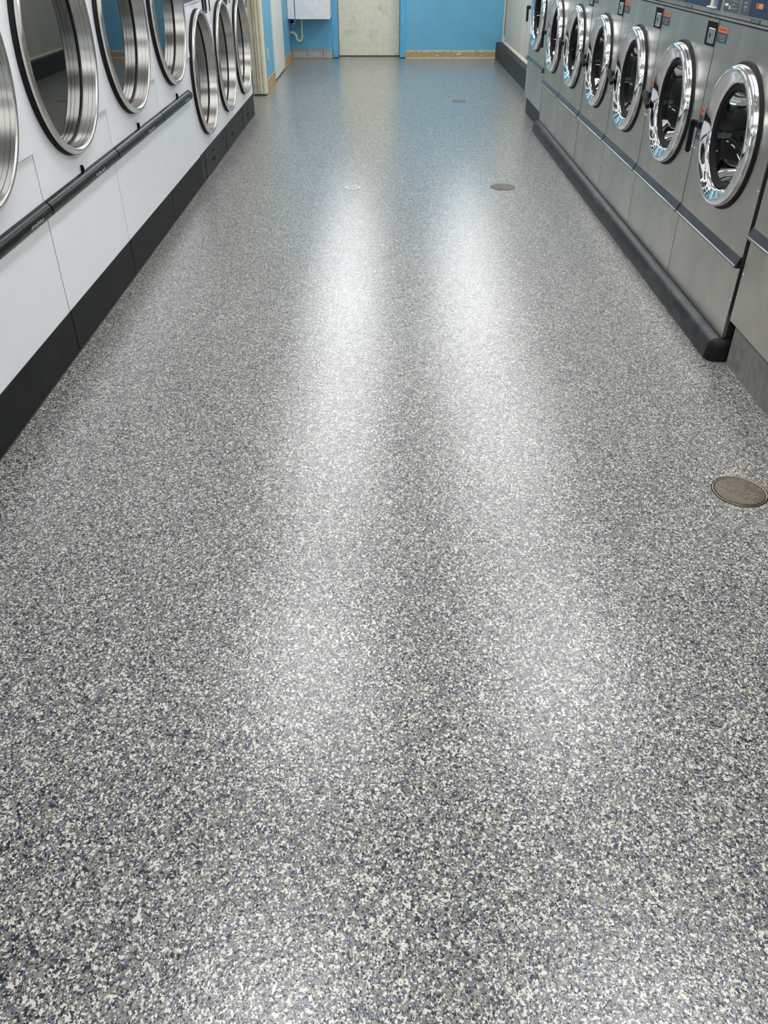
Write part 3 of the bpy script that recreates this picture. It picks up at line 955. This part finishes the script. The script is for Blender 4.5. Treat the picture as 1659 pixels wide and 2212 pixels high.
# rounded near end cap
bm = bmesh.new()
n = 7
rings = []
for i in range(n):
    a = (PI / 2) * i / (n - 1)
    rr = 0.045
    yy = 3.234 - rr * math.sin(a) 
    inset = rr * (1 - math.cos(a))
    rings.append([bm.verts.new((min(2.2, x + inset * (1 if x < 2 else 0)), yy, z - (inset * 0.25 if z > 0.05 else 0))) for x, z in prof])
for a, b_ in zip(rings, rings[1:]):
    for k in range(len(prof)):
        bm.faces.new((a[k], a[(k + 1) % len(prof)], b_[(k + 1) % len(prof)], b_[k]))
bm.faces.new(rings[-1])
bmesh.ops.recalc_face_normals(bm, faces=bm.faces)
obj('end_cap', bm, 'rubber', pl, smooth=True)
obj('top_bead', prism_y([(1.4455, 0.0935), (1.4495, 0.0935), (1.4495, 0.0958), (1.4455, 0.0958)], 3.24, 8.25), 'dark', pl)


# ------------------------------------------------------------------ floor drains
def drain(x, y, r, label, kind):
    t = thing('floor_drain', label, 'drain', (x, y, 0), 0, 'round floor drains')
    if kind == 'plate':
        obj('drain_ring', lathe_z([(r - 0.007, 0.0), (r - 0.003, 0.0), (r - 0.003, 0.002), (r - 0.005, 0.003), (r - 0.007, 0.002)], 56, cap_last=False, cap_first=False), 'brass', t, smooth=True)
        obj('outer_gap', lathe_z([(r - 0.004, 0.0), (r + 0.0015, 0.0), (r + 0.001, 0.0009), (r - 0.004, 0.0009)], 56, cap_last=False, cap_first=False), 'dark', t)
        obj('ring_gap', lathe_z([(r - 0.0065, 0.0004), (r - 0.0065, 0.0012)], 56), 'dark', t)
        cv = obj('drain_cover', lathe_z([(r - 0.011, 0.0012), (r - 0.010, 0.0030), (r - 0.013, 0.0040)], 56), 'drain_steel', t, smooth=True)
        bm = bmesh.new()
        st = 0.011
        nn = int(r / st)
        for i in range(-nn, nn + 1):
            for j in range(-nn, nn + 1):
                px, py = i * st + (j % 2) * st / 2, j * st
                if math.hypot(px, py) < r - 0.02 and random.random() < 0.75:
                    a = random.uniform(0.0022, 0.0034)
                    box(bm, px - a, px + a, py - 0.0011, py + 0.0011, 0.004, 0.0047)
        o = obj('tread_marks', bm, 'drain_bright', cv)
        o['kind'] = 'stuff'
        t.rotation_euler = (0, 0, math.radians(-20))
    elif kind == 'grate':
        obj('drain_ring', lathe_z([(r - 0.008, 0.0), (r, 0.0), (r, 0.002), (r - 0.008, 0.003)], 48, cap_last=False, cap_first=False), 'drain_white', t, smooth=True)
        obj('outer_gap', lathe_z([(r - 0.001, 0.0), (r + 0.004, 0.0), (r + 0.003, 0.0009), (r - 0.001, 0.0009)], 48, cap_last=False, cap_first=False), 'dark', t)
        obj('drain_well', lathe_z([(r - 0.008, 0.0003), (r - 0.008, 0.0008)], 48), 'dark', t)
        bm = bmesh.new()
        for i in range(-3, 4):
            c = i * r / 3.7
            l = math.sqrt(max(0, (r - 0.008) ** 2 - c * c))
            if l > 0.01:
                box(bm, c - 0.002, c + 0.002, -l, l, 0.0008, 0.003)
                box(bm, -l, l, c - 0.002, c + 0.002, 0.0008, 0.0027)
        obj('drain_grid', bm, 'drain_white', t)
    else:
        obj('drain_cover', lathe_z([(r, 0.0), (r, 0.0025), (r - 0.004, 0.004), (r - 0.012, 0.0032), (0.012, 0.0038)], 48), 'drain_flat', t, smooth=True)
        obj('centre_bolt', lathe_z([(0.008, 0.003), (0.007, 0.0055)], 16), 'drain_steel', t)


drain(1.182, 2.192, 0.090, 'tarnished round drain cover with brass rim near the right edge', 'plate')
drain(0.866, 6.168, 0.092, 'grey round drain cover midway along the washer side', 'flat')
drain(-0.239, 6.140, 0.058, 'small pale perforated drain grate in the middle of the aisle', 'grate')
drain(0.831, 9.957, 0.085, 'flat grey round cover on the floor near the blue far wall', 'flat')

# ------------------------------------------------------------------ far end fittings
sk = thing('sink_cabinet', 'white wall hung sink cabinet in the far left corner', 'cabinet', (0, 0, 0))
obj('cabinet_body', boxes([(-1.408, -0.795, 13.47, 13.845, 0.535, 0.95)]), 'cabinet_white', sk, bevel=0.004)
obj('side_filler', bxm(-1.405, -1.306, 13.452, 13.470, 0.533, 0.94), 'cabinet_white', sk, bevel=0.002)
obj('front_door', bxm(-1.296, -0.797, 13.448, 13.470, 0.530, 0.94), 'cabinet_white', sk, bevel=0.003)
obj('door_gap', bxm(-1.306, -1.296, 13.462, 13.471, 0.534, 0.94), 'dark', sk)
obj('sink_rim', boxes([(-1.408, -0.785, 13.44, 13.52, 0.952, 0.975), (-1.408, -0.785, 13.76, 13.845, 0.952, 0.975),
                       (-1.408, -1.30, 13.52, 13.76, 0.952, 0.975), (-0.90, -0.785, 13.52, 13.76, 0.952, 0.975)]), 'cabinet_white', sk, bevel=0.004)
obj('faucet', tube([(-1.10, 13.80, 0.975), (-1.10, 13.80, 1.12), (-1.10, 13.74, 1.16), (-1.10, 13.66, 1.13)], 0.012), 'chrome', sk, smooth=True)

tr = thing('drain_trap', 'white plastic drain trap hanging under the sink cabinet', 'pipe', (0, 0, 0))
path = [(-1.235, 13.72, 0.535), (-1.236, 13.72, 0.30)]
for k in range(0, 9):
    a = PI * k / 8
    path.append((-1.278 + 0.042 * math.cos(a), 13.72, 0.285 - 0.050 * math.sin(a)))
path += [(-1.335, 13.72, 0.325), (-1.362, 13.72, 0.345), (-1.408, 13.72, 0.345)]
obj('pipe', tube(path, 0.0135, 14), 'pvc', tr, smooth=True)
obj('slip_nut', tube([(-1.236, 13.72, 0.285), (-1.236, 13.72, 0.312)], 0.019, 10), 'pvc', tr)
obj('slip_nut', tube([(-1.315, 13.72, 0.292), (-1.333, 13.72, 0.320)], 0.021, 10), 'pvc', tr)
obj('slip_nut', tube([(-1.366, 13.72, 0.345), (-1.390, 13.72, 0.345)], 0.022, 10), 'pvc', tr)

va = thing('shutoff_valve', 'dark shutoff valve on the blue wall under the sink cabinet', 'valve', (0, 0, 0))
obj('valve_body', tube([(-1.38, 13.849, 0.47), (-1.38, 13.80, 0.47), (-1.38, 13.775, 0.47)], [0.016, 0.014, 0.020], 12), 'slot', va, smooth=True)
obj('valve_stem', tube([(-1.38, 13.80, 0.47), (-1.34, 13.80, 0.475), (-1.335, 13.80, 0.530)], 0.008, 8), 'chrome', va, smooth=True)
obj('valve_handle', bxm(-1.375, -1.335, 13.77, 13.785, 0.448, 0.456), 'screw', va)


def outlet(y, z, label, x):
    t = thing('wall_outlet', label, 'outlet', (x, y, z))
    p = obj('cover_plate', bxm(0.0, 0.006, -0.036, 0.036, -0.056, 0.056), 'outlet', t, bevel=0.002)
    for s in (-1, 1):
        obj('socket', bxm(0.006, 0.009, -0.016, 0.016, s * 0.024 - 0.013, s * 0.024 + 0.013), 'cream_trim_dirty', p)


outlet(10.965, 0.354, 'ivory outlet on the blue wall next to the cream casing', -1.41)
outlet(12.665, 0.270, 'ivory outlet on the blue wall past the white panel', -1.41)
